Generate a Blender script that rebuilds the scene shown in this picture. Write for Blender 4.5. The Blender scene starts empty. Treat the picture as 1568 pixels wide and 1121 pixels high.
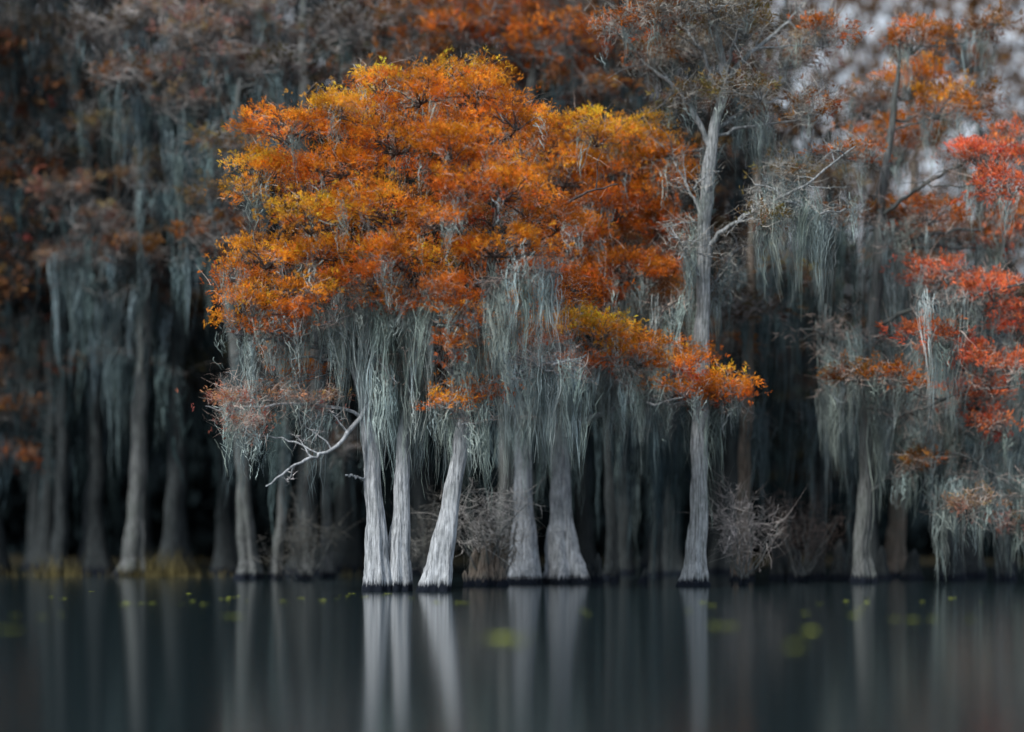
import bpy, math, numpy as np
from mathutils import Vector
rng=np.random.default_rng(11)
# ---------------------------------------------------------------- survey helper
F=3050.0; CAMH=1.2; HZ=824.0
def W(px,py,d): return np.array([(px-784)/F*d, d, CAMH+(HZ-py)/F*d])
def shore(py): return CAMH*F/(py-HZ)
def nrm(v):
    return v/np.maximum(np.linalg.norm(v,axis=-1,keepdims=True),1e-9)
scene=bpy.context.scene
# ---------------------------------------------------------------- geometry accumulators
class Geo:
    def __init__(s): s.V=[];s.Q=[];s.T=[];s.n=0
    def add(s,V,Q,T):
        s.V.append(V); s.Q.append(Q+s.n); s.T.append(T); s.n+=len(V)
    def mesh(s,name,mat,origin=(0,0,0),smooth=False):
        me=bpy.data.meshes.new(name)
        if s.n==0: return me
        V=(np.concatenate(s.V)-np.array(origin)).astype(np.float32)
        Q=np.concatenate(s.Q).astype(np.int32); T=np.concatenate(s.T).astype(np.float32)
        nf=len(Q)
        me.vertices.add(len(V)); me.vertices.foreach_set("co",V.ravel())
        me.loops.add(nf*4); me.loops.foreach_set("vertex_index",Q.ravel())
        me.polygons.add(nf); me.polygons.foreach_set("loop_start",np.arange(nf,dtype=np.int32)*4)
        me.update(calc_edges=True)
        a=me.attributes.new("tint",'FLOAT_COLOR','POINT')
        C=np.ones((len(V),4),np.float32); C[:,:3]=np.clip(T,0,1); a.data.foreach_set("color",C.ravel())
        me.polygons.foreach_set("use_smooth",np.full(nf,smooth))
        me.materials.append(mat)
        return me
    def build(s,name,mat,parent=None,origin=(0,0,0),smooth=False):
        if s.n==0: return None
        o=bpy.data.objects.new(name,s.mesh(name,mat,origin,smooth))
        scene.collection.objects.link(o)
        if parent: o.parent=parent
        return o
def empty(name,loc=(0,0,0)):
    e=bpy.data.objects.new(name,None); e.location=loc; e.empty_display_size=.3
    scene.collection.objects.link(e); return e

def leaves(g,pos,axis,L,w,col):
    n=len(pos); side=nrm(np.cross(axis,rng.normal(size=(n,3))))
    L=L[:,None]; w=w[:,None]
    droop=np.zeros((n,3)); droop[:,2]=-.18*L[:,0]
    V=np.stack([pos,pos+axis*L*.5+side*w*.5,pos+axis*L+droop,pos+axis*L*.5-side*w*.5],1).reshape(-1,3)
    Q=np.arange(n*4).reshape(n,4)
    g.add(V,Q,np.repeat(col,4,0))
def ribbons(g,P,Wd,col):
    n,k,_=P.shape
    t=nrm(P[:,-1]-P[:,0]); side=nrm(np.cross(t,rng.normal(size=(n,3))))[:,None,:]
    A=P-side*Wd[:,:,None]*.5; B=P+side*Wd[:,:,None]*.5
    V=np.stack([A,B],2).reshape(-1,3)
    b=(np.arange(n)*k*2)[:,None]+(np.arange(k-1)*2)[None,:]
    Q=np.stack([b,b+1,b+3,b+2],-1).reshape(-1,4)
    g.add(V,Q,np.repeat(col,k*2,0))
def smooth_path(pts,n):
    pts=np.asarray(pts,float); 
    if len(pts)==2: return pts[0]+(pts[1]-pts[0])*np.linspace(0,1,n)[:,None]
    P=np.vstack([2*pts[0]-pts[1],pts,2*pts[-1]-pts[-2]]); m=len(pts)-1
    s=np.linspace(0,m-1e-6,n); i=s.astype(int); t=(s-i)[:,None]
    a,b,c,d=P[i],P[i+1],P[i+2],P[i+3]
    return .5*((2*b)+(c-a)*t+(2*a-5*b+4*c-d)*t*t+(3*b-a-3*c+d)*t**3)
def tube(g,pts,rad,seg=8,flute=None,col=(1,1,1),ridge=0.0):
    pts=np.asarray(pts,float); k=len(pts); rad=np.asarray(rad,float)
    t=nrm(np.gradient(pts,axis=0)); ref=np.array([0,1.,0])
    if abs(nrm(pts[-1]-pts[0])[1])>.75: ref=np.array([1.,0,0])
    u=nrm(np.cross(t,ref)); v=np.cross(t,u)
    th=np.linspace(0,2*np.pi,seg,endpoint=False)
    R=np.repeat(rad[:,None],seg,1)
    ph=rng.uniform(0,6.28,6)
    if flute is not None:
        fl=flute[:,None]
        m=.55*np.cos(5*th+ph[0])+.35*np.cos(8*th+ph[1])+.3*np.cos(3*th+ph[2])
        R=R*(1+fl*m[None,:])
    if ridge>0:
        z=pts[:,2][:,None]
        R=R*(1+ridge*(np.sin(11*th[None,:]+ph[3]+1.2*np.sin(z*1.3+ph[4]))+.7*np.sin(17*th[None,:]+ph[5]+z*.6)+rng.normal(0,.5,(k,seg))))
    V=(pts[:,None,:]+u[:,None,:]*(R*np.cos(th))[:,:,None]+v[:,None,:]*(R*np.sin(th))[:,:,None]).reshape(-1,3)
    i=np.arange(k-1)[:,None]*seg; j=np.arange(seg)[None,:]; j2=(j+1)%seg
    Q=np.stack([i+j,i+j2,i+seg+j2,i+seg+j],-1).reshape(-1,4)
    g.add(V,Q,np.tile(np.array(col,float),(len(V),1)))
def limb_curve(a,b,n=10,up=.25,jit=.06):
    a=np.asarray(a);b=np.asarray(b);L=np.linalg.norm(b-a)
    c=(a+b)/2+np.array([0,0,up*L*rng.uniform(-.4,1)])+rng.normal(0,.1*L,3)
    t=np.linspace(0,1,n)[:,None]
    p=(1-t)**2*a+2*t*(1-t)*c+t*t*b
    j=rng.normal(0,jit*L/ n**.5*.8,(n,3)); j[0]=j[-1]=0
    return p+j
def moss(g,p,L,ns,col,w=.013,spread=.12,K=7,taper=.8):
    p=np.asarray(p,float).reshape(-1,3); m=len(p)
    if m==0: return
    L=np.broadcast_to(L,(m,)); t=np.linspace(0,1,K)
    off=rng.normal(0,1,(m,ns,3))*np.array([spread,spread,spread*1.8])
    ln=L[:,None]*(.12+.88*rng.random((m,ns))**1.5)
    bw=np.cumsum(rng.normal(0,.028,(m,1,K,2)),2)*(L[:,None,None,None]**.5)
    sw=np.cumsum(rng.normal(0,.013,(m,ns,K,2)),2)+rng.normal(0,.007,(m,ns,K,2))
    P=np.zeros((m,ns,K,3))
    P[...,0]=(p[:,0][:,None,None]+off[...,0][...,None]*(1-taper*t))+bw[...,0]+sw[...,0]
    P[...,1]=(p[:,1][:,None,None]+off[...,1][...,None]*(1-taper*t))+bw[...,1]+sw[...,1]
    P[...,2]=p[:,2][:,None,None]+off[...,2][...,None]-ln[...,None]*t
    Wd=w*rng.uniform(.4,1.4,(m,ns,1))*(1-t)**.6*(.3+1.4*rng.random((m,ns,K)))+.002
    c=np.asarray(col)[None,None,:]*rng.uniform(.45,1.2,(m,1,1))*rng.uniform(.55,1.25,(m,ns,1))*np.stack([rng.uniform(.93,1.05,(m,1)),np.ones((m,1)),rng.uniform(.93,1.08,(m,1))],-1)
    ribbons(g,P.reshape(-1,K,3),Wd.reshape(-1,K),c.reshape(-1,3))
def twigs(g,p,n,L,w,col,dirb=(0,0,.2),K=5,spread=.15,curl=.35):
    p=np.asarray(p,float).reshape(-1,3); m=len(p)*n
    s=np.repeat(p,n,0)+rng.normal(0,spread,(m,3))
    d=nrm(rng.normal(size=(m,3))*np.array([1,1,.7])+np.array(dirb))
    c=rng.normal(0,curl,(m,3)); t=np.linspace(0,1,K)[None,:,None]
    ln=(L*rng.uniform(.4,1.2,m))[:,None,None]
    P=s[:,None,:]+(d[:,None,:]*t+c[:,None,:]*t*t)*ln+np.cumsum(rng.normal(0,.04,(m,K,3)),1)*ln
    Wd=w*(1.1-t[...,0])*rng.uniform(.6,1.4,(m,1))
    ribbons(g,P,Wd,np.asarray(col)[None,:]*rng.uniform(.6,1.2,(m,1)))
# ---------------------------------------------------------------- materials
def newmat(n):
    m=bpy.data.materials.new(n); m.use_nodes=True; nt=m.node_tree; nt.nodes.clear(); return m,nt
def leafmat(name,trans=.35,lo=.55,hi=1.3):
    m,nt=newmat(name); N=nt.nodes; Lk=nt.links
    out=N.new('ShaderNodeOutputMaterial'); at=N.new('ShaderNodeAttribute'); at.attribute_name='tint'
    tc=N.new('ShaderNodeTexCoord'); no=N.new('ShaderNodeTexNoise'); no.inputs['Scale'].default_value=1.6; no.inputs['Detail'].default_value=1
    Lk.new(tc.outputs['Object'],no.inputs['Vector'])
    mr=N.new('ShaderNodeMapRange'); mr.inputs[1].default_value=.3; mr.inputs[2].default_value=.7; mr.inputs[3].default_value=lo; mr.inputs[4].default_value=hi
    Lk.new(no.outputs[0],mr.inputs[0])
    vm=N.new('ShaderNodeVectorMath'); vm.operation='SCALE'; Lk.new(at.outputs['Color'],vm.inputs[0]); Lk.new(mr.outputs[0],vm.inputs['Scale'])
    d=N.new('ShaderNodeBsdfDiffuse'); Lk.new(vm.outputs[0],d.inputs[0])
    if trans>0:
        t=N.new('ShaderNodeBsdfTranslucent'); mx=N.new('ShaderNodeMixShader'); mx.inputs[0].default_value=trans
        Lk.new(vm.outputs[0],t.inputs[0]); Lk.new(d.outputs[0],mx.inputs[1]); Lk.new(t.outputs[0],mx.inputs[2]); Lk.new(mx.outputs[0],out.inputs[0])
    else: Lk.new(d.outputs[0],out.inputs[0])
    return m
def barkmat(name,ca,cb,wet=(.008,.012,.02),mossy=(.1,.12,.11),updark=None,mixm=.6):
    m,nt=newmat(name); N=nt.nodes; Lk=nt.links
    out=N.new('ShaderNodeOutputMaterial'); b=N.new('ShaderNodeBsdfPrincipled'); b.inputs['Roughness'].default_value=.9
    b.inputs['Specular IOR Level'].default_value=.15
    tc=N.new('ShaderNodeTexCoord'); mp=N.new('ShaderNodeMapping'); mp.inputs['Scale'].default_value=(14,14,1.1); Lk.new(tc.outputs['Object'],mp.inputs[0])
    n1=N.new('ShaderNodeTexNoise'); n1.inputs['Scale'].default_value=1.6; n1.inputs['Detail'].default_value=5; n1.inputs['Roughness'].default_value=.65; Lk.new(mp.outputs[0],n1.inputs['Vector'])
    r=N.new('ShaderNodeValToRGB'); r.color_ramp.elements[0].position=.34; r.color_ramp.elements[0].color=(*cb,1); r.color_ramp.elements[1].position=.62; r.color_ramp.elements[1].color=(*ca,1)
    Lk.new(n1.outputs[0],r.inputs[0])
    n2=N.new('ShaderNodeTexNoise'); n2.inputs['Scale'].default_value=2.6; n2.inputs['Detail'].default_value=5; n2.inputs['Roughness'].default_value=.65; Lk.new(tc.outputs['Object'],n2.inputs['Vector'])
    r2=N.new('ShaderNodeValToRGB'); r2.color_ramp.elements[0].position=.45; r2.color_ramp.elements[1].position=.68; Lk.new(n2.outputs[0],r2.inputs[0])
    mx=N.new('ShaderNodeMixRGB'); mx.inputs[2].default_value=(*mossy,1); Lk.new(r.outputs[0],mx.inputs[1])
    ml=N.new('ShaderNodeMath'); ml.operation='MULTIPLY'; ml.inputs[1].default_value=mixm; Lk.new(r2.outputs[0],ml.inputs[0]); Lk.new(ml.outputs[0],mx.inputs[0])
    sx=N.new('ShaderNodeSeparateXYZ'); Lk.new(tc.outputs['Object'],sx.inputs[0]); colout=mx.outputs[0]
    if updark:   # bark turns darker and browner with height
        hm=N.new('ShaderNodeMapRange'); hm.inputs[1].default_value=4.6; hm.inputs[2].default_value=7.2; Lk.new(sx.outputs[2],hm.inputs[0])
        mw=N.new('ShaderNodeMixRGB'); mw.blend_type='MULTIPLY'; mw.inputs[2].default_value=(*updark,1); Lk.new(hm.outputs[0],mw.inputs[0]); Lk.new(colout,mw.inputs[1]); colout=mw.outputs[0]
    ad=N.new('ShaderNodeMath'); ad.operation='MULTIPLY_ADD'; ad.inputs[1].default_value=.35; Lk.new(n1.outputs[0],ad.inputs[0]); Lk.new(sx.outputs[2],ad.inputs[2])
    mr=N.new('ShaderNodeMapRange'); mr.inputs[1].default_value=.3; mr.inputs[2].default_value=.42; Lk.new(ad.outputs[0],mr.inputs[0])
    m2=N.new('ShaderNodeMixRGB'); m2.inputs[1].default_value=(*wet,1); Lk.new(mr.outputs[0],m2.inputs[0]); Lk.new(colout,m2.inputs[2])
    Lk.new(m2.outputs[0],b.inputs['Base Color'])
    bp=N.new('ShaderNodeBump'); bp.inputs['Strength'].default_value=.9; bp.inputs['Distance'].default_value=.03; Lk.new(n1.outputs[0],bp.inputs['Height']); Lk.new(bp.outputs[0],b.inputs['Normal'])
    Lk.new(b.outputs[0],out.inputs[0]); return m
M_leaf=leafmat('cypress_needles',.38,.6,1.3); M_moss=leafmat('spanish_moss',0); M_twig=leafmat('bare_twigs',0); M_far=leafmat('forest_foliage_dark',0,.3,1.5)
M_bark=barkmat('pale_cypress_bark',(.60,.65,.70),(.13,.145,.165),updark=(.22,.17,.15),mixm=.5,mossy=(.14,.16,.16))
M_bark_tall=barkmat('grey_white_cypress_bark',(.44,.48,.51),(.08,.09,.095))
M_bark_mid=barkmat('grey_cypress_bark',(.17,.185,.19),(.03,.034,.035))
M_bark_brown=barkmat('brown_cypress_bark',(.22,.185,.155),(.05,.042,.035))
M_bark_dark=barkmat('dark_cypress_bark',(.055,.066,.072),(.012,.015,.016),mossy=(.02,.027,.03))  # dark colour stands in for deep shade on background trunks
# ---------------------------------------------------------------- tree builder
Y=(.92,.41,.05); O=(.86,.29,.036); R=(.60,.17,.03); B=(.32,.125,.04); OL=(.24,.16,.07); RED=(.80,.20,.09); PK=(.35,.20,.14); DB=(.09,.06,.038)
PALE=np.array((.45,.555,.545)); MID=np.array((.15,.21,.225)); DARK=np.array((.04,.062,.072))  # DARK: forest shade put into the moss colour
class Tree:
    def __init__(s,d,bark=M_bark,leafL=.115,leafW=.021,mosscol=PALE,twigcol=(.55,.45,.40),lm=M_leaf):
        s.d=d; s.w=Geo(); s.l=Geo(); s.m=Geo(); s.t=Geo(); s.bark=bark; s.paths=[]; s.leafL=leafL; s.leafW=leafW; s.mc=mosscol; s.tc=twigcol; s.base=None; s.lm=lm
    def trunk(s,pts,flare=1.0,fl=.28,top=None):
        P=np.array([W(a,b,s.d) for a,b,_ in pts]); w=np.array([c for *_,c in pts])/F*s.d*.5
        P[0,2]=-.25
        n=max(40,int((P[-1,2]-P[0,2])*9))
        q=np.linspace(0,1,len(P)); qq=np.linspace(0,1,n)
        path=smooth_path(P,n); r=np.interp(qq,q,w); path[:,1]+=np.cumsum(rng.normal(0,.006,n))
        path[:,0]+=.02*np.sin(path[:,2]*2.1+rng.uniform(0,6))+.012*np.sin(path[:,2]*4.7)
        z=path[:,2]; r=r*(1+.05*np.sin(z*2.9+rng.uniform(0,6))+.03*np.sin(z*6.1))
        flt=fl*np.exp(-np.maximum(z,0)/1.1)+.04
        tube(s.w,path,r,40,flute=flt,ridge=.035)
        s.paths.append((path,r))
        if s.base is None: s.base=np.array([path[0,0],path[0,1],0])
        return path
    def limb(s,pts,r0,r1,dd=0,twig=True,n=22):
        P=np.array([W(p[0],p[1],s.d+(p[2] if len(p)>2 else dd)) for p in pts])
        path=smooth_path(P,n)+rng.normal(0,.02,(n,3)); tube(s.w,path,np.linspace(r0,r1,n)*rng.uniform(.85,1.15,n),8)
        if twig:
            for i in rng.integers(n//3,n,9):
                e=path[i]+nrm(rng.normal(size=3)+np.array([0,0,.5]))*rng.uniform(.5,1.2)
                c=limb_curve(path[i],e,7); tube(s.w,c,np.linspace(r1*1.1,.005,7),4)
                twigs(s.t,c[2:],5,.35,.011,s.tc)
        s.paths.append((path,np.linspace(r0,r1,n)))
        return path
    def attach(s,c):
        best=None
        for path,r in s.paths:
            hd=np.linalg.norm(path[:,:2]-c[:2],axis=1)
            want=c[2]-.15*hd
            cost=np.abs(path[:,2]-want)*1.3+hd*.8+(path[:,2]>c[2])*1.5+(path[:,2]<2.2)*9
            i=int(np.argmin(cost))
            if best is None or cost[i]<best[0]: best=(cost[i],path[i],r[i])
        return best[1],best[2]
    def pad(s,c,rx,rz,col,dens=300,mossn=0,mossL=1.2,ry=None,twigd=1.0,branch=True,mw=.013,mns=24):
        c=np.asarray(c,float); ry=ry or rx*.9; col=np.array(col)
        area=math.pi*rx*rz; sc=s.leafL/.13
        nsub=max(6,int(area*6+4))
        u=rng.normal(size=(nsub,3)); u[:,2]=np.where(rng.random(nsub)<.72,np.abs(u[:,2]),u[:,2]); u=nrm(u)
        rr=rng.uniform(.45,1.08,nsub)[:,None]
        sp=c+u*rr*np.array([rx,ry,rz])
        nt=int(area*dens*.5/sc**2*1.6)
        k=rng.integers(0,nsub,nt); sz=rng.uniform(.5,1.3,nsub)[k][:,None]
        pos=sp[k]+rng.normal(size=(nt,3))*np.array([.27,.27,.11])*sz
        ax=nrm(u[k]*.6+np.array([0,0,.5])+rng.normal(0,.4,(nt,3)))
        csub=(rng.uniform(.55,1.3,nsub))[k][:,None]; hue=rng.normal(0,.12,nsub)[k]
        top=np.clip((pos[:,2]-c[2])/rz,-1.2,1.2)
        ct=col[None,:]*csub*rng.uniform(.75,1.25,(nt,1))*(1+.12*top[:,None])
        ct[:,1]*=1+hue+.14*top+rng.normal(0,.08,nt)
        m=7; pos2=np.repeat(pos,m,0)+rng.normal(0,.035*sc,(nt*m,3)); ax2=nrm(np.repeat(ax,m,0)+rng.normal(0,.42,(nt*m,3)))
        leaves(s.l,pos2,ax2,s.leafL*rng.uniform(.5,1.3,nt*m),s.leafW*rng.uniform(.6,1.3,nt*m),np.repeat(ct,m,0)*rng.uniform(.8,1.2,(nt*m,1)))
        hub=c-np.array([0,0,rz*.55])+rng.normal(0,.1,3)
        if branch:
            a,ra=s.attach(hub); L=np.linalg.norm(hub-a); r0=min(ra*.5,.015+.014*L)
            n=12; p=limb_curve(a,hub,n,.2); tube(s.w,p,np.linspace(r0,.018,n),6)
            if mossn>0:
                idx=rng.integers(n//2,n,max(1,int(mossn*.4))); moss(s.m,p[idx],mossL*rng.uniform(.4,1.1,len(idx)),mns,s.mc,w=mw)
        for e in sp[:min(nsub,16)]:
            p=limb_curve(hub,e,7,.1,.12); tube(s.w,p,np.linspace(.02,.006,7),4)
            if twigd>0: twigs(s.t,p[3:],max(1,int(3*twigd)),.34*sc,.011*sc,s.tc,spread=.08)
        twigs(s.t,sp,max(1,int(6*twigd)),.38*sc,.010*sc,s.tc,dirb=(0,0,.5),spread=.2)
        if mossn>0:
            q=sp[rng.integers(0,nsub,mossn)].copy(); q[:,2]=np.minimum(q[:,2],c[2]-rz*.1)-rng.uniform(0,.3,mossn)
            moss(s.m,q,mossL*rng.uniform(.35,1.1,mossn),mns,s.mc,w=mw)
    def padpx(s,px,py,rx,ry,col,dd=0,**kw):
        d=s.d+dd; s.pad(W(px,py,d),rx/F*d,ry/F*d,col,**kw)
    def curtain(s,x0,x1,y0,y1,L0,L1,n,dd=(-1.0,1.0),col=None,ns=34,w=.0135,thin=1.1):
        n=max(2,int(n*thin))
        nb=max(1,n//3); ax_=rng.uniform(x0,x1,nb); ay=rng.uniform(y0,y1,nb); ad=s.d+rng.uniform(dd[0],dd[1],nb)
        k=rng.integers(0,nb,n); sp=max(8,(x1-x0)*.10)
        x=np.clip(ax_[k]+rng.normal(0,sp,n),x0-6,x1+6); y=ay[k]+rng.normal(0,12,n); dep=ad[k]+rng.normal(0,.25,n)
        P=np.stack([W(a,b,e) for a,b,e in zip(x,y,dep)]); L=rng.uniform(L0*.6,L1*1.25,n)/F*s.d
        moss(s.m,P,L,ns,s.mc if col is None else col,w=w)
        for b in range(nb):
            Q=P[k==b]
            if len(Q)<2: continue
            Q=Q[np.argsort(Q[:,0])]; a=Q[0]+np.array([-.2,0,.12]); e=Q[-1]+np.array([.2,0,.05])
            p=limb_curve(a,e,9,.15,.1); tube(s.w,p,np.linspace(.024,.01,9),5); twigs(s.t,p,5,.45,.011,s.tc,spread=.06)
    def finish(s,name='cypress_tree'):
        e=empty(name,tuple(s.base)); o=s.base
        s.w.build('trunk_and_limbs',s.bark,e,o,True); s.l.build('foliage',s.lm,e,o); s.m.build('spanish_moss',M_moss,e,o); s.t.build('twigs',M_twig,e,o)
        return e
# ======================= front left group, three stems standing at 45 m
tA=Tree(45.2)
tA.trunk([(580,912,46),(578,880,38),(574,800,28),(570,700,24),(560,630,20),(545,560,17),(520,450,14),(480,330,9),(450,240,4)])
p=tA.limb([(573,612,-.2),(540,655,-.6),(505,690,-.9),(470,703,-1.1),(440,720,-1.3),(410,746,-1.4)],.06,.014,twig=False)
for k,(ex,ey) in {8:(470,655),12:(455,668),5:(505,628),15:(440,738)}.items():
    c=limb_curve(p[k],W(ex,ey,44.3),8,.1); tube(tA.w,c,np.linspace(.024,.006,8),5); twigs(tA.t,c[4:],4,.3,.012,(.6,.6,.62),spread=.03)
tA.limb([(560,640,-.1),(520,625,-.4),(460,618,-.6),(400,622,-.8),(345,628,-.9),(315,622,-1)],.045,.010)
tA.limb([(561,735,0),(545,730,-.3),(530,728,-.4)],.03,.02,twig=False)
for a in [(445,200,66,36,O),(405,262,60,38,Y),(520,265,95,42,O),(475,335,80,32,Y),(405,395,66,31,O),(500,395,75,30,O),(385,470,50,30,O),(455,455,66,30,O),(430,505,55,20,R),(365,493,32,16,O),(372,290,26,20,Y),(362,415,24,18,O)]:
    dd=-1.8*math.sqrt(max(0.05,1-((a[0]-600)/330)**2))+rng.uniform(-.4,.4)
    tA.padpx(*a[:5],dd=dd,mossn=4,mossL=.9)
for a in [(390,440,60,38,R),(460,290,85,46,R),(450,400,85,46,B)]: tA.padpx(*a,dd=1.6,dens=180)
tA.padpx(465,575,48,20,R,dens=180,mossn=3); tA.padpx(420,540,34,14,R,dens=180,mossn=3)
PKR=(.55,.24,.15)
tA.padpx(395,612,60,17,PKR,dd=-.8,dens=230,twigd=4,mossn=6,mossL=.8)
tA.padpx(470,612,52,13,PKR,dd=-.6,dens=210,twigd=4,mossn=4,mossL=.7)
tA.padpx(375,650,38,26,PKR,dd=-.8,dens=100,twigd=5,mossn=8,mossL=.7)
tA.curtain(350,400,600,660,30,80,9); tA.curtain(400,470,490,520,40,80,12); tA.curtain(365,392,505,525,60,95,5); tA.curtain(530,560,370,420,40,80,5); tA.curtain(460,500,640,660,50,95,5)
tA.curtain(500,600,450,560,70,150,24,dd=(-1.5,.5)); tA.curtain(420,530,470,500,50,100,14,dd=(-1.5,0))
tA.finish()
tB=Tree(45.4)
tB.trunk([(611,910,44),(611,880,39),(613,800,28),(617,720,21),(624,620,19),(640,500,16),(612,380,14),(600,250,10),(630,150,4)])
for a in [(640,145,86,36,O),(520,172,76,34,Y),(590,125,50,20,Y),(600,215,110,40,O),(600,320,105,34,O),(560,425,65,28,R),(650,395,85,32,Y),(600,380,60,25,O),(570,455,45,18,O),(620,470,40,16,R)]:
    dd=-2.3*math.sqrt(max(0.05,1-((a[0]-600)/330)**2-((a[1]-350)/300)**2))+rng.uniform(-.4,.4)
    tB.padpx(*a[:5],dd=dd,mossn=4,mossL=.8)
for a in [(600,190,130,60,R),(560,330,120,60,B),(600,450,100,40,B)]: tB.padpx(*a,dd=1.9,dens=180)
tB.curtain(530,670,440,480,80,170,58,dd=(-1.8,.4)); tB.curtain(590,670,540,600,80,150,34,dd=(-1,.5)); tB.curtain(610,650,490,520,40,100,8); tB.curtain(560,660,600,650,60,120,16,dd=(-.6,.6))
tB.finish()
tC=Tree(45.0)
tC.trunk([(664,914,54),(670,880,41),(684,810,29),(697,740,25),(707,660,21),(718,570,19),(728,500,17),(745,440,14),(760,340,11),(750,220,8),(730,140,4)])
tC.limb([(730,500),(760,450,-.5),(800,370,-.8),(850,320,-1),(900,295,-1.1),(945,282,-1.2)],.085,.015)
tC.limb([(715,590),(680,560,-.4),(650,520,-.7),(610,470,-.9)],.055,.015)
tC.limb([(722,600),(770,580,-.6),(830,560,-.8),(900,545,-1)],.05,.015)
for a in [(740,138,78,36,O),(700,112,50,18,Y),(690,232,85,38,O),(785,185,62,43,O),(765,290,95,36,O),(700,300,60,30,R),(720,250,60,30,O),(760,385,90,30,O),(690,455,55,35,R),(700,530,32,26,R),(712,490,26,22,O),(688,622,28,24,O),(860,345,70,25,R),(660,340,50,24,O),(745,600,24,16,R)]:
    dd=-2.4*math.sqrt(max(0.05,1-((a[0]-650)/330)**2-((a[1]-350)/300)**2))+rng.uniform(-.4,.4)
    tC.padpx(*a[:5],dd=dd,mossn=4,mossL=.7)
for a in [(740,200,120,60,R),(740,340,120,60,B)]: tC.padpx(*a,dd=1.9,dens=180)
tC.curtain(738,835,412,440,60,100,22,dd=(-2.4,-1.2)); tC.curtain(735,780,500,560,60,120,16); tC.curtain(650,740,590,640,60,130,16,dd=(-.5,.8)); tC.curtain(770,905,555,590,70,130,34,dd=(-1.6,.2)); tC.curtain(720,740,630,690,60,90,5); tC.curtain(690,800,460,520,70,120,14)
tC.finish()
# ======================= right group at 52 m
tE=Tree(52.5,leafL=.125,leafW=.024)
tE.trunk([(803,896,60),(802,870,46),(803,800,32),(800,720,25),(798,640,21),(792,540,18),(800,420,14),(820,300,9),(830,200,4)],fl=.34)
for a in [(800,420,80,36,R),(860,270,95,40,O),(850,430,80,32,R),(845,215,50,40,O),(740,560,45,20,B)]: tE.padpx(*a,dd=-1.5,mossn=4,mossL=1)
for a in [(830,460,60,20,O),(880,440,40,18,R),(800,505,45,16,O)]: tE.padpx(*a,dd=-6.5,mossn=2,mossL=.7)
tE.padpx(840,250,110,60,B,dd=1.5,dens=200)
tE.curtain(780,850,600,640,60,120,18,dd=(-1.5,.5)); tE.curtain(790,850,640,700,60,120,8); tE.curtain(830,900,360,400,40,80,8,dd=(-2,-1))
tE.finish()
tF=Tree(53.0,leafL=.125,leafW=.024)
tF.trunk([(868,898,84),(866,870,58),(860,800,36),(857,720,28),(858,640,24),(860,560,21),(868,450,17),(890,340,12),(920,240,5)],fl=.34)
tF.limb([(862,560),(910,545,-.6),(980,550,-1),(1050,575,-1.2),(1130,598,-1.3)],.055,.015)
tF.limb([(866,480),(920,470,-.6),(990,440,-1),(1050,400,-1.2)],.055,.015)
for a in [(905,208,68,32,Y),(985,215,56,36,Y),(960,265,85,34,O),(940,320,90,36,R),(1010,290,42,36,O),(1000,350,62,40,R),(875,370,85,34,R),(960,415,80,36,R),(1035,400,40,35,R),(1020,460,50,36,B),(905,455,60,28,R),(1025,240,28,26,O)]:
    tF.padpx(*a,dd=rng.uniform(-2.2,-.8),mossn=4,mossL=1)
for a in [(860,498,62,20,Y),(925,508,70,22,Y),(990,532,62,24,O),(1045,560,54,24,O),(1110,592,56,26,O),(1040,595,44,18,R),(1080,610,40,18,R),(820,520,50,20,R),(870,560,50,16,R)]:
    tF.padpx(*a,dd=rng.uniform(-4,-3),mossn=4,mossL=.9,dens=330)
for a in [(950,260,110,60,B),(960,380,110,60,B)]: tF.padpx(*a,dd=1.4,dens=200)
tF.curtain(835,1030,545,600,50,115,44,dd=(-3.6,-1)); tF.curtain(1005,1018,590,610,90,125,4,dd=(-2,-1.6)); tF.curtain(845,855,460,480,50,70,3,dd=(-3,-2)); tF.curtain(840,880,600,660,60,130,10,dd=(-.5,.6)); tF.curtain(900,1010,440,500,50,110,14); tF.curtain(930,1060,420,500,50,110,14,dd=(-3,-2))
tF.finish()
# ======================= tall pale tree on the right, 50 m
tG=Tree(50.0,bark=M_bark_tall,leafL=.16,leafW=.032,mosscol=PALE*.72,twigcol=(.44,.43,.40))
tG.trunk([(1066,902,52),(1067,880,36),(1069,800,26),(1072,700,25),(1073,600,23),(1076,500,22),(1077,400,20),(1083,300,20),(1090,215,17),(1110,120,12),(1090,40,8),(1060,-40,5)])
tG.limb([(1088,225),(1060,170),(1030,130,.5),(990,100,.8),(950,50,1)],.08,.02); tG.limb([(1105,130),(1150,80),(1200,40,1),(1240,-10,1)],.075,.02)
tG.limb([(1080,385),(1110,350,-.4),(1170,315,-.8),(1230,285,-1),(1310,225,-1)],.065,.02); tG.limb([(1095,200),(1140,170,.5),(1200,150,1),(1280,140,1.5)],.06,.015)
tG.limb([(1100,160),(1080,90,.3),(1040,30,.6),(1020,-30,.8)],.06,.015); tG.limb([(1110,120),(1125,60,-.4),(1160,0,-.8)],.06,.015)
tG.limb([(1076,430),(1050,385,-.5),(1040,370,-.6)],.05,.02); tG.limb([(1078,480),(1100,420,.6),(1130,380,1)],.04,.015); tG.limb([(1080,340),(1050,280,.5),(1030,240,1)],.04,.015)
for a in [(960,45,60,30,R),(1000,90,55,25,B),(1060,70,50,28,OL),(1130,40,80,35,OL),(1200,90,75,30,PK),(1260,50,50,26,R),(1150,140,60,26,OL),(1050,150,45,22,OL),(1225,165,50,22,B),(1210,265,50,20,OL),(1300,240,50,24,R),(1170,330,40,20,OL),(1100,10,90,30,OL),(1010,20,70,30,B)]:
    tG.padpx(*a,dd=rng.uniform(-1.5,1.5),dens=160,mossn=3,mossL=1.0,twigd=3)
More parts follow.
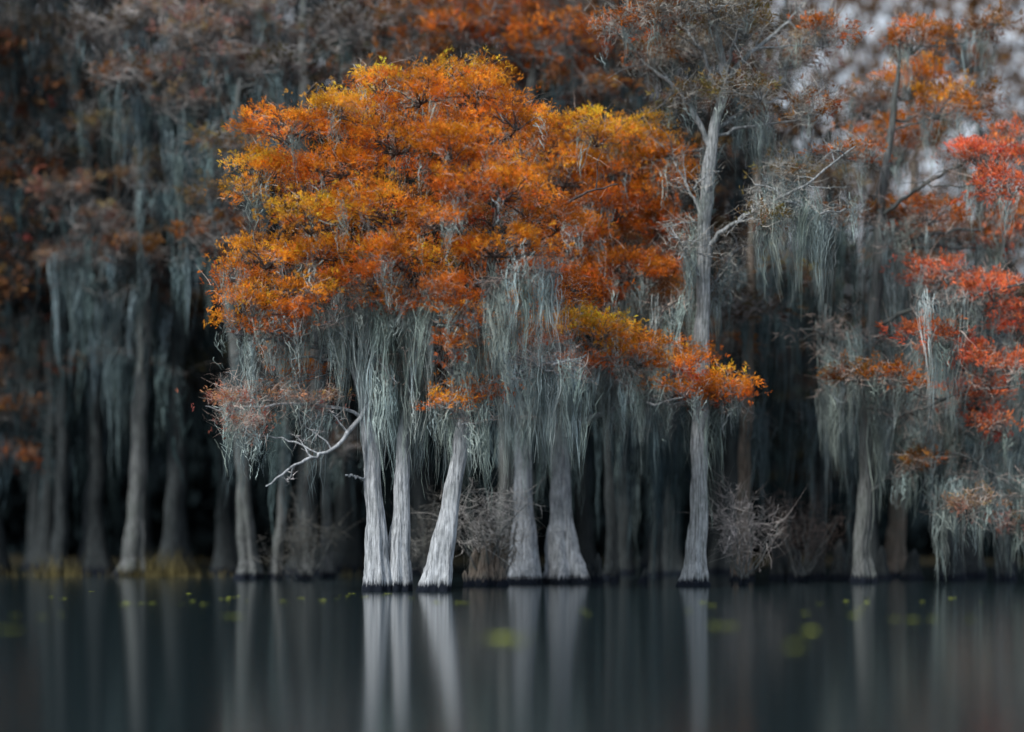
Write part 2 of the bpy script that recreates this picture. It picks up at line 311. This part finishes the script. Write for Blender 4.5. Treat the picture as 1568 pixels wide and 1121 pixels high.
tG.curtain(1040,1115,340,450,50,110,26,dd=(-.8,.8)); tG.curtain(1055,1095,600,660,60,130,8,dd=(-.5,.5)); tG.curtain(1100,1300,290,350,60,130,22,dd=(-1.2,0)); tG.curtain(1110,1190,180,210,40,90,12); tG.curtain(1060,1110,220,300,40,90,8)
tG.finish()
# ======================= right-hand red tree
tH=Tree(53.5,bark=M_bark_mid,leafL=.18,leafW=.036,mosscol=PALE*.78)
tH.trunk([(1320,903,46),(1320,880,34),(1321,830,26),(1326,740,24),(1330,640,22),(1335,520,20),(1345,400,18),(1352,280,14),(1370,160,9),(1380,40,4)])
tH.limb([(1330,650),(1400,630,-1),(1480,600,-2),(1570,590,-3)],.06,.02); tH.limb([(1338,500),(1410,470,-1),(1500,450,-2.5),(1580,430,-3)],.06,.02); tH.limb([(1350,330),(1420,280,-1),(1500,240,-2),(1590,220,-2)],.06,.02)
tH.limb([(1335,560),(1290,530,-.5),(1240,500,-1)],.05,.02); tH.limb([(1326,760),(1400,700,-1),(1480,700,-1.5),(1570,760,-2)],.045,.015)
for a in [(1510,245,60,34,RED),(1550,285,50,38,RED),(1560,210,50,24,RED),(1450,425,60,26,RED),(1520,455,66,34,RED),(1560,500,40,40,RED),(1440,520,70,28,RED),(1520,560,70,38,RED),(1500,610,55,28,RED),(1370,575,50,18,R),(1310,575,60,18,B),(1400,715,42,20,B),(1530,650,42,24,RED),(1560,800,40,25,PK),(1490,775,42,18,PK)]:
    tH.padpx(*a,dd=rng.uniform(-3,-1.2),dens=250,mossn=5,mossL=1.2)
for a in [(1400,130,70,40,O),(1375,220,65,36,R),(1440,170,55,34,O),(1430,330,60,32,R),(1490,150,50,30,B),(1520,40,45,26,B),(1400,60,55,30,R),(1470,360,55,28,B),(1540,370,50,30,RED),(1340,330,50,25,B),(1380,400,50,28,B),(1560,330,40,40,R)]:
    tH.padpx(*a,dd=rng.uniform(-.5,2.5),dens=200,mossn=5,mossL=1.3)
tH.curtain(1260,1350,500,640,80,190,50,dd=(-1,1.5)); tH.curtain(1330,1480,620,690,60,150,50,dd=(-1.6,0)); tH.curtain(1340,1400,340,440,80,170,26,dd=(-.5,1.5)); tH.curtain(1400,1570,440,680,60,150,46,dd=(-1.5,1)); tH.curtain(1400,1500,420,620,60,150,14,dd=(-3.4,-2.5)); tH.curtain(1450,1580,660,800,60,120,36,dd=(-2,0))
tH.finish()
# ======================= trees behind (57-66 m), each its own tree
def back(d,trunk,pads,curt,bark=M_bark_mid,mc=MID,limbs=(),tw=(.25,.24,.235),dens=170,ml=1.5,mn=5):
    t=Tree(d,bark=bark,leafL=.24,leafW=.055,mosscol=mc,twigcol=tw); t.trunk(trunk)
    for l in limbs: t.limb(*l)
    for a in pads: t.padpx(*a,dd=rng.uniform(-1.5,1.5),dens=dens,mossn=mn,mossL=ml,twigd=2,mw=.026,mns=18)
    for c in curt: t.curtain(*c,w=.026,ns=20,thin=.9)
    t.finish()
back(58,[(380,888,50),(380,860,32),(373,760,22),(366,600,20),(350,420,18),(350,250,15),(370,120,8)],[(340,360,60,28,B),(320,300,50,22,OL),(360,230,60,30,OL),(420,110,60,30,DB),(300,370,40,30,B)],[(340,400,560,640,60,140,16,(-.5,.5)),(270,300,400,420,60,110,8),(330,400,180,300,80,180,20),(220,340,200,320,80,170,20)],mc=MID*1.2)
back(58.5,[(422,889,24),(425,850,16),(432,760,12),(436,650,11),(430,480,9),(430,330,5)],[(440,560,40,20,B)],[(420,450,600,700,60,150,10)])
back(59,[(466,889,22),(468,850,14),(470,740,11),(480,600,9),(470,400,6)],[(520,690,40,20,DB)],[(455,520,560,700,60,150,14)])
back(63,[(198,886,58),(203,860,34),(210,780,25),(214,640,23),(222,480,20),(215,300,16),(230,120,9)],[(100,300,55,32,PK),(150,345,50,26,PK),(185,390,60,26,B),(120,400,50,22,PK),(240,260,60,25,OL),(180,200,60,30,OL)],[(110,260,400,470,80,170,44,(-1,1)),(170,260,500,560,80,190,20),(60,240,330,400,60,150,26),(120,320,160,250,80,170,30)],mc=MID*1.2)
back(66,[(86,884,40),(90,860,24),(96,760,20),(98,600,18),(100,400,15),(90,200,10)],[(30,180,80,40,DB),(60,60,80,40,DB),(100,120,60,30,DB),(15,640,45,42,B),(10,700,40,30,R),(20,70,60,50,DB)],[(30,150,150,300,100,220,30),(0,120,420,520,100,200,16),(0,200,60,200,100,200,20)],bark=M_bark_dark,mc=MID*.65)
back(60,[(500,888,22),(500,800,13),(490,600,12),(470,300,15),(465,120,15),(464,-40,9)],[(300,60,70,35,PK),(360,100,60,30,PK),(250,110,60,30,PK),(420,60,60,30,PK),(540,50,70,40,DB),(570,120,60,30,B),(250,30,60,30,PK),(190,120,60,35,B),(380,20,60,30,PK),(160,50,60,35,DB),(300,160,60,25,PK)],[(200,460,100,200,80,180,40),(260,400,280,380,60,150,18)],limbs=[([(466,190),(420,150,-.5),(350,120,-1),(270,105,-1)],.08,.02),([(466,90),(500,40,.5),(540,0,1)],.07,.02),([(465,230),(385,180,0),(330,150,0)],.07,.02),([(400,230),(345,270,0),(320,215,.5)],.06,.02)],mc=MID*1.15,dens=130,tw=(.36,.34,.33))
back(59,[(770,889,24),(770,780,15),(780,500,20),(800,250,18),(830,0,8)],[(700,60,85,40,R),(780,40,90,42,R),(860,70,80,42,R),(930,60,70,40,B),(650,30,70,35,B),(820,120,60,30,R),(900,130,60,30,B),(720,10,90,30,R),(860,0,90,35,B),(640,90,60,30,B)],[(830,960,150,190,60,150,14),(700,1000,600,700,100,260,20)],mc=MID,mn=2,dens=260)
back(56.5,[(1135,893,40),(1136,870,28),(1137,800,20),(1140,700,18),(1145,560,17),(1150,400,14),(1160,250,10)],[(1150,480,50,30,DB),(1110,540,50,26,B),(1200,420,50,26,OL)],[(1110,1240,380,480,100,220,36),(1140,1180,580,660,60,150,12),(1160,1240,230,330,60,150,20)],bark=M_bark_brown,mc=MID*.9)
back(58,[(1250,891,36),(1252,860,20),(1255,760,17),(1260,600,16),(1265,400,14),(1270,200,9)],[(1330,160,45,24,B),(1280,280,50,22,OL)],[(1200,1300,330,460,100,220,40),(1220,1320,560,660,80,180,24)],bark=M_bark_dark,mc=MID*.9)
back(60,[(1480,890,60),(1484,860,36),(1486,760,24),(1490,600,22),(1500,400,18),(1500,200,10)],[(1480,100,45,24,B)],[(1400,1568,500,700,100,220,44)],bark=M_bark_dark,mc=MID*1.3)
back(61,[(1370,889,56),(1372,860,34),(1375,760,22),(1380,600,20),(1390,400,16),(1400,250,10)],[(1440,60,45,24,B)],[(1340,1460,340,560,100,220,36)],bark=M_bark_brown,mc=MID*1.2)
back(57,[(935,893,30),(936,860,20),(935,760,15),(930,640,14),(930,500,12)],[],[(900,1050,600,680,80,240,20)],bark=M_bark_dark,mc=DARK*1.3)
back(60,[(1005,890,26),(1005,860,18),(1008,760,14),(1010,640,13),(1010,480,12)],[],[(960,1060,560,700,80,240,16)],bark=M_bark_dark,mc=DARK*1.3)
# ======================= distant forest (instanced trees + deep dark thicket, shade put into their colours)
forest=empty('distant_cypress_forest',(0,80,0))
def generic(colr,H,mc,seed):
    t=Tree(0.0,bark=M_bark_dark,leafL=.34,leafW=.10,mosscol=mc,twigcol=(.08,.08,.08))
    n=50; z=np.linspace(-.3,H,n); path=np.stack([np.cumsum(rng.normal(0,.03,n)),np.cumsum(rng.normal(0,.03,n)),z],1)
    r=.30*(1-z/H*.85)+.32*np.exp(-np.maximum(z,0)/.7); tube(t.w,path,r,18,flute=.25*np.exp(-np.maximum(z,0)/1.2),ridge=.03)
    t.paths.append((path,r))
    for i in range(22):
        zz=rng.uniform(6.0,H+.5); a=rng.uniform(0,6.28); rad=rng.uniform(1.0,3.6)*(1-.4*(zz/H)**2)
        c=np.array([math.cos(a)*rad,math.sin(a)*rad,zz])
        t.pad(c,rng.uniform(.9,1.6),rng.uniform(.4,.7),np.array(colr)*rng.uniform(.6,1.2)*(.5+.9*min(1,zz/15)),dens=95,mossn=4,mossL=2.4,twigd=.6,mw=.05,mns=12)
    for i in range(50):
        a=rng.uniform(0,6.28); rad=rng.uniform(.2,3.2); zz=rng.uniform(3.5,H*.9)
        moss(t.m,[[math.cos(a)*rad,math.sin(a)*rad,zz]],rng.uniform(1.2,3.6),13,mc*rng.uniform(.5,1.3),w=.05,spread=.2)
    return [(t.w.mesh('forest_trunk',M_bark_dark,smooth=True)),t.l.mesh('forest_foliage',M_far),t.m.mesh('forest_moss',M_moss),t.t.mesh('forest_twigs',M_twig)]
vars_=[generic(c,h,m,0) for c,h,m in [(DB,21,DARK),((.17,.08,.04),19,DARK*1.4),((.08,.07,.04),23,DARK),((.14,.065,.03),20,DARK*1.2)]]
def plant(x,y,v,s,rz):
    for me in vars_[v]:
        o=bpy.data.objects.new(me.name+'_part',me); scene.collection.objects.link(o); o.parent=forest
        o.location=(x,y-80,0); o.scale=(s,s,s*rng.uniform(.92,1.08)); o.rotation_euler=(0,0,rz)
for (d0,d1,n,hw) in [(64,69,13,17),(73,84,17,22)]:
    xs=np.linspace(-hw,hw,n)+rng.normal(0,.7,n)
    for x in xs:
        y=rng.uniform(d0,d1); px=784+x/y*F
        s=rng.uniform(.9,1.15)
        if px>1180: s*=rng.uniform(.5,.68)
        plant(x,y,int(rng.integers(0,4)),s,rng.uniform(0,6.28))
g=Geo()
def thicket(n,y0,y1,z1):
    x=rng.uniform(-62,62,n); y=rng.uniform(y0,y1,n); z=rng.random(n)*z1
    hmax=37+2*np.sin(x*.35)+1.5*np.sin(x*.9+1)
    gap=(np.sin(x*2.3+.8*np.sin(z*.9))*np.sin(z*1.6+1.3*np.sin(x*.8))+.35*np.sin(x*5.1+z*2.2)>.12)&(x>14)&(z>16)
    keep=(z<hmax)&(~gap|(rng.random(n)<.02))
    x,y,z=x[keep],y[keep],z[keep]; m=len(x)
    ax=nrm(rng.normal(size=(m,3))*np.array([.5,.5,1])+np.array([0,0,-.6]))
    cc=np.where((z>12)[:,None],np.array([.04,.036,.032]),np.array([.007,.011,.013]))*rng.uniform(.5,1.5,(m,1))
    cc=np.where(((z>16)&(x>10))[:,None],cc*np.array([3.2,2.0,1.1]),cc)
    hi=(z>15)
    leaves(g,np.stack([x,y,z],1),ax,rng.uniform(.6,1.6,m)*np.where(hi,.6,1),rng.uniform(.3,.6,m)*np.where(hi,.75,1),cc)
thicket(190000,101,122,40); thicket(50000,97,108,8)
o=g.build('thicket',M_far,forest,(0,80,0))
# ======================= shrubs, knees, grass, lily pads
def shrub(name,px,py,d,rx,rz,col,n):
    g=Geo(); base=np.array([(px-784)/F*d,d,0]); c=W(px,py,d)
    w=Geo()
    for i in range(14):
        e=c+rng.normal(size=3)*np.array([rx*.6,rx*.5,rz*.5]); p=limb_curve(base+rng.normal(0,.12,3)*np.array([1,1,0])+np.array([0,0,-.1]),e,10,.1); tube(w,p,np.linspace(.025,.006,10),5)
        twigs(g,p[5:],n,.5,.012,col,dirb=(0,0,.1),spread=.12,curl=.6)
        moss(g,p[5:],rng.uniform(.2,.6,5),4,np.array(col)*.9,w=.012,spread=.1)
    e=empty(name,tuple(base)); w.build('stems',M_bark_mid,e,base,True); g.build('twigs',M_twig,e,base)
shrub('bare_shrub',755,768,50.5,.85,.35,(.62,.60,.57),9)
shrub('bare_shrub',762,820,51,.4,.35,(.24,.20,.16),4)
shrub('bare_shrub',1135,780,51,.95,.8,(.46,.43,.42),9)
shrub('bare_shrub',1225,790,55,1.0,.75,(.16,.13,.12),8)
shrub('bare_shrub',470,810,56,.9,.8,(.14,.14,.13),7)
shrub('bare_shrub',665,800,53,.5,.6,(.18,.18,.17),6)
def knees(name,lst,d,mat):
    g=Geo()
    for px,h,wd in lst:
        dd=d+rng.uniform(-.5,.5); x=(px-784)/F*dd; k=14; z=np.linspace(-.25,h,k)
        q=np.stack([x+np.cumsum(rng.normal(0,.012,k)),np.full(k,dd),z],1); r=wd*(.32+.68*np.exp(-np.maximum(z,0)/(h*.45)))*np.clip((1.03-z/h)*4,0.05,1)
        tube(g,q,r,20,flute=np.full(k,.3),ridge=.04)
    g.build(name,mat,None,(0,0,0),True)
knees('cypress_knees',[(728,.95,.26),(742,1.15,.3),(757,.8,.22),(770,.5,.16),(716,.4,.12)],50,M_bark_brown)
knees('cypress_knees',[(905,.5,.14),(915,.8,.16),(940,.35,.12),(985,.4,.14)],54,M_bark_dark)
knees('cypress_knees',[(1195,1.4,.3),(1220,1.0,.3),(1285,1.2,.3),(1300,.8,.2),(1400,.9,.35),(1350,1.0,.25),(1455,1.2,.4),(1540,1.1,.3)],57,M_bark_dark)
g=Geo()
for px,n,h in [(85,120,.6),(60,40,.35),(250,200,.7),(235,60,.5),(190,40,.3),(20,50,.35),(285,40,.3),(120,40,.3),(330,30,.25),(540,40,.3)]:
    d=62+rng.uniform(-1,1); c=np.array([(px-784)/F*d,d,0]); s=c+rng.normal(size=(n,3))*np.array([.45,.3,0])
    t=np.linspace(0,1,5)[None,:,None]; hh=(h*rng.uniform(.4,1.4,n))[:,None,None]; ln=rng.normal(0,.35,(n,3)); ln[:,2]=0
    P=s[:,None,:]+np.array([0,0,1.])*t*hh+ln[:,None,:]*t*t*hh
    ribbons(g,P,.022*(1.05-t[...,0])*np.ones((n,1)),np.array([.15,.13,.06])*rng.uniform(.4,1.3,(n,1)))
g.build('marsh_grass',M_moss)
def lily(g,x,y,r,col):
    k=12; a=np.linspace(.25,2*np.pi-.25,k)+rng.uniform(0,6.28); z=.012+rng.uniform(0,.006)
    V=np.vstack([[x,y,z]]+[[x+r*math.cos(q),y+r*math.sin(q),z+rng.uniform(0,.012)] for q in a])
    Q=np.array([[0,i,i+1,i+2] for i in range(1,k-1,2)]); g.add(V,Q,np.tile(np.array(col)*rng.uniform(.6,1.3),(len(V),1)))
g=Geo()
for px,py,n,sx in [(765,978,16,.13),(788,984,6,.04),(400,922,8,.8),(470,914,6,1.0),(530,912,5,.5),(345,945,4,.15),(60,944,3,.2),(260,925,6,.6),(110,915,4,1.0),(1110,960,4,.25),(1215,992,3,.07),(1245,968,3,.08),(1250,940,5,1.2),(690,923,4,.2),(1500,920,5,.8),(1070,925,3,.6),(20,966,3,.1),(1400,950,3,.8),(900,935,2,1.0),(1330,925,3,1.0)]:
    d=shore(py)
    for i in range(n): lily(g,(px-784)/F*d+rng.normal(0,sx),d+rng.normal(0,sx*1.5),rng.uniform(.04,.10)*min(1,d/25),(.36,.42,.07))
g.build('lily_pads',M_moss)
# ======================= ground and lake
def grid(name,xs,ys,fz,mat):
    X,Yy=np.meshgrid(xs,ys); Z=fz(X,Yy); V=np.stack([X,Yy,Z],-1).reshape(-1,3); a=len(xs)
    i=np.arange(len(ys)-1)[:,None]*a; j=np.arange(a-1)[None,:]; Q=np.stack([i+j,i+j+1,i+a+j+1,i+a+j],-1).reshape(-1,4)
    g=Geo(); g.add(V,Q,np.ones((len(V),3))); return g.build(name,mat,smooth=True)
m,nt=newmat('muddy_ground'); N=nt.nodes; Lk=nt.links; out=N.new('ShaderNodeOutputMaterial'); b=N.new('ShaderNodeBsdfDiffuse'); no=N.new('ShaderNodeTexNoise'); no.inputs['Scale'].default_value=.8; no.inputs['Detail'].default_value=8
tc=N.new('ShaderNodeTexCoord'); Lk.new(tc.outputs['Object'],no.inputs['Vector']); r=N.new('ShaderNodeValToRGB'); r.color_ramp.elements[0].color=(.012,.012,.008,1); r.color_ramp.elements[1].color=(.05,.045,.03,1); Lk.new(no.outputs[0],r.inputs[0]); Lk.new(r.outputs[0],b.inputs[0]); Lk.new(b.outputs[0],out.inputs[0])
ys=np.concatenate([[-1500,-200,0,30,60],np.linspace(84,125,40),[200,600,2500]]); xs=np.concatenate([[-2500,-400],np.linspace(-80,80,60),[400,2500]])
grid('ground',xs,ys,lambda X,Yy:-.8+1.2*np.clip((Yy-86-2*np.sin(X*.3))/14,0,1)+.08*np.sin(X*1.3)*np.sin(Yy*.9),m)
m,nt=newmat('lake_water'); N=nt.nodes; Lk=nt.links; out=N.new('ShaderNodeOutputMaterial'); b=N.new('ShaderNodeBsdfPrincipled')
b.inputs['Base Color'].default_value=(.010,.018,.021,1); b.inputs['Roughness'].default_value=.12; b.inputs['IOR'].default_value=1.33
tc=N.new('ShaderNodeTexCoord'); mp=N.new('ShaderNodeMapping'); mp.inputs['Scale'].default_value=(.8,2.2,1); Lk.new(tc.outputs['Object'],mp.inputs[0])
no=N.new('ShaderNodeTexNoise'); no.inputs['Scale'].default_value=1.5; no.inputs['Detail'].default_value=3; Lk.new(mp.outputs[0],no.inputs['Vector'])
bp=N.new('ShaderNodeBump'); bp.inputs['Strength'].default_value=.35; bp.inputs['Distance'].default_value=.01; Lk.new(no.outputs[0],bp.inputs['Height']); Lk.new(bp.outputs[0],b.inputs['Normal']); Lk.new(b.outputs[0],out.inputs[0])
grid('lake_water',np.array([-2500,-50,50,2500.]),np.array([-1500,0,60,2500.]),lambda X,Yy:0*X,m)
# ======================= light: bright haze, soft sun behind and left of the camera
el=math.radians(44)
w=bpy.data.worlds.new('World'); scene.world=w; w.use_nodes=True; nt=w.node_tree; N=nt.nodes; Lk=nt.links
sky=N.new('ShaderNodeTexSky'); sky.sky_type='NISHITA'; sky.sun_disc=False; sky.sun_elevation=el; sky.sun_rotation=math.radians(218); sky.air_density=1.2; sky.dust_density=2.5
bg=N['Background']; bg.inputs['Strength'].default_value=.14
tc=N.new('ShaderNodeTexCoord'); mp=N.new('ShaderNodeMapping'); mp.inputs['Scale'].default_value=(1,1,3); Lk.new(tc.outputs['Generated'],mp.inputs[0])
no=N.new('ShaderNodeTexNoise'); no.inputs['Scale'].default_value=2.2; no.inputs['Detail'].default_value=6; Lk.new(mp.outputs[0],no.inputs['Vector'])
mr=N.new('ShaderNodeMapRange'); mr.inputs[1].default_value=.3; mr.inputs[2].default_value=.6; mr.inputs[3].default_value=.55; mr.inputs[4].default_value=.95; Lk.new(no.outputs[0],mr.inputs[0])
mx=N.new('ShaderNodeMixRGB'); mx.inputs[2].default_value=(5.4,6.0,6.8,1); Lk.new(mr.outputs[0],mx.inputs[0]); Lk.new(sky.outputs[0],mx.inputs[1]); Lk.new(mx.outputs[0],bg.inputs[0])
sd=Vector((-math.sin(math.radians(38))*math.cos(el),-math.cos(math.radians(38))*math.cos(el),math.sin(el)))
L=bpy.data.lights.new('sun','SUN'); L.energy=3.3; L.angle=math.radians(7); L.color=(1,.95,.88)
lo=bpy.data.objects.new('sun',L); scene.collection.objects.link(lo); lo.rotation_euler=sd.to_track_quat('Z','Y').to_euler()
# ======================= camera
cam=bpy.data.cameras.new('camera'); co=bpy.data.objects.new('camera',cam); scene.collection.objects.link(co)
co.location=(0,0,CAMH); co.rotation_euler=(math.radians(90),0,0); cam.sensor_width=36; cam.lens=F/1568*36; cam.shift_y=(HZ-560.5)/1568
cam.clip_end=6000; cam.dof.use_dof=True; cam.dof.focus_distance=46.0; cam.dof.aperture_fstop=.14
scene.camera=co
scene.view_settings.view_transform='Standard'; scene.view_settings.look='None'; scene.view_settings.exposure=0
print('objects',len(bpy.data.objects))
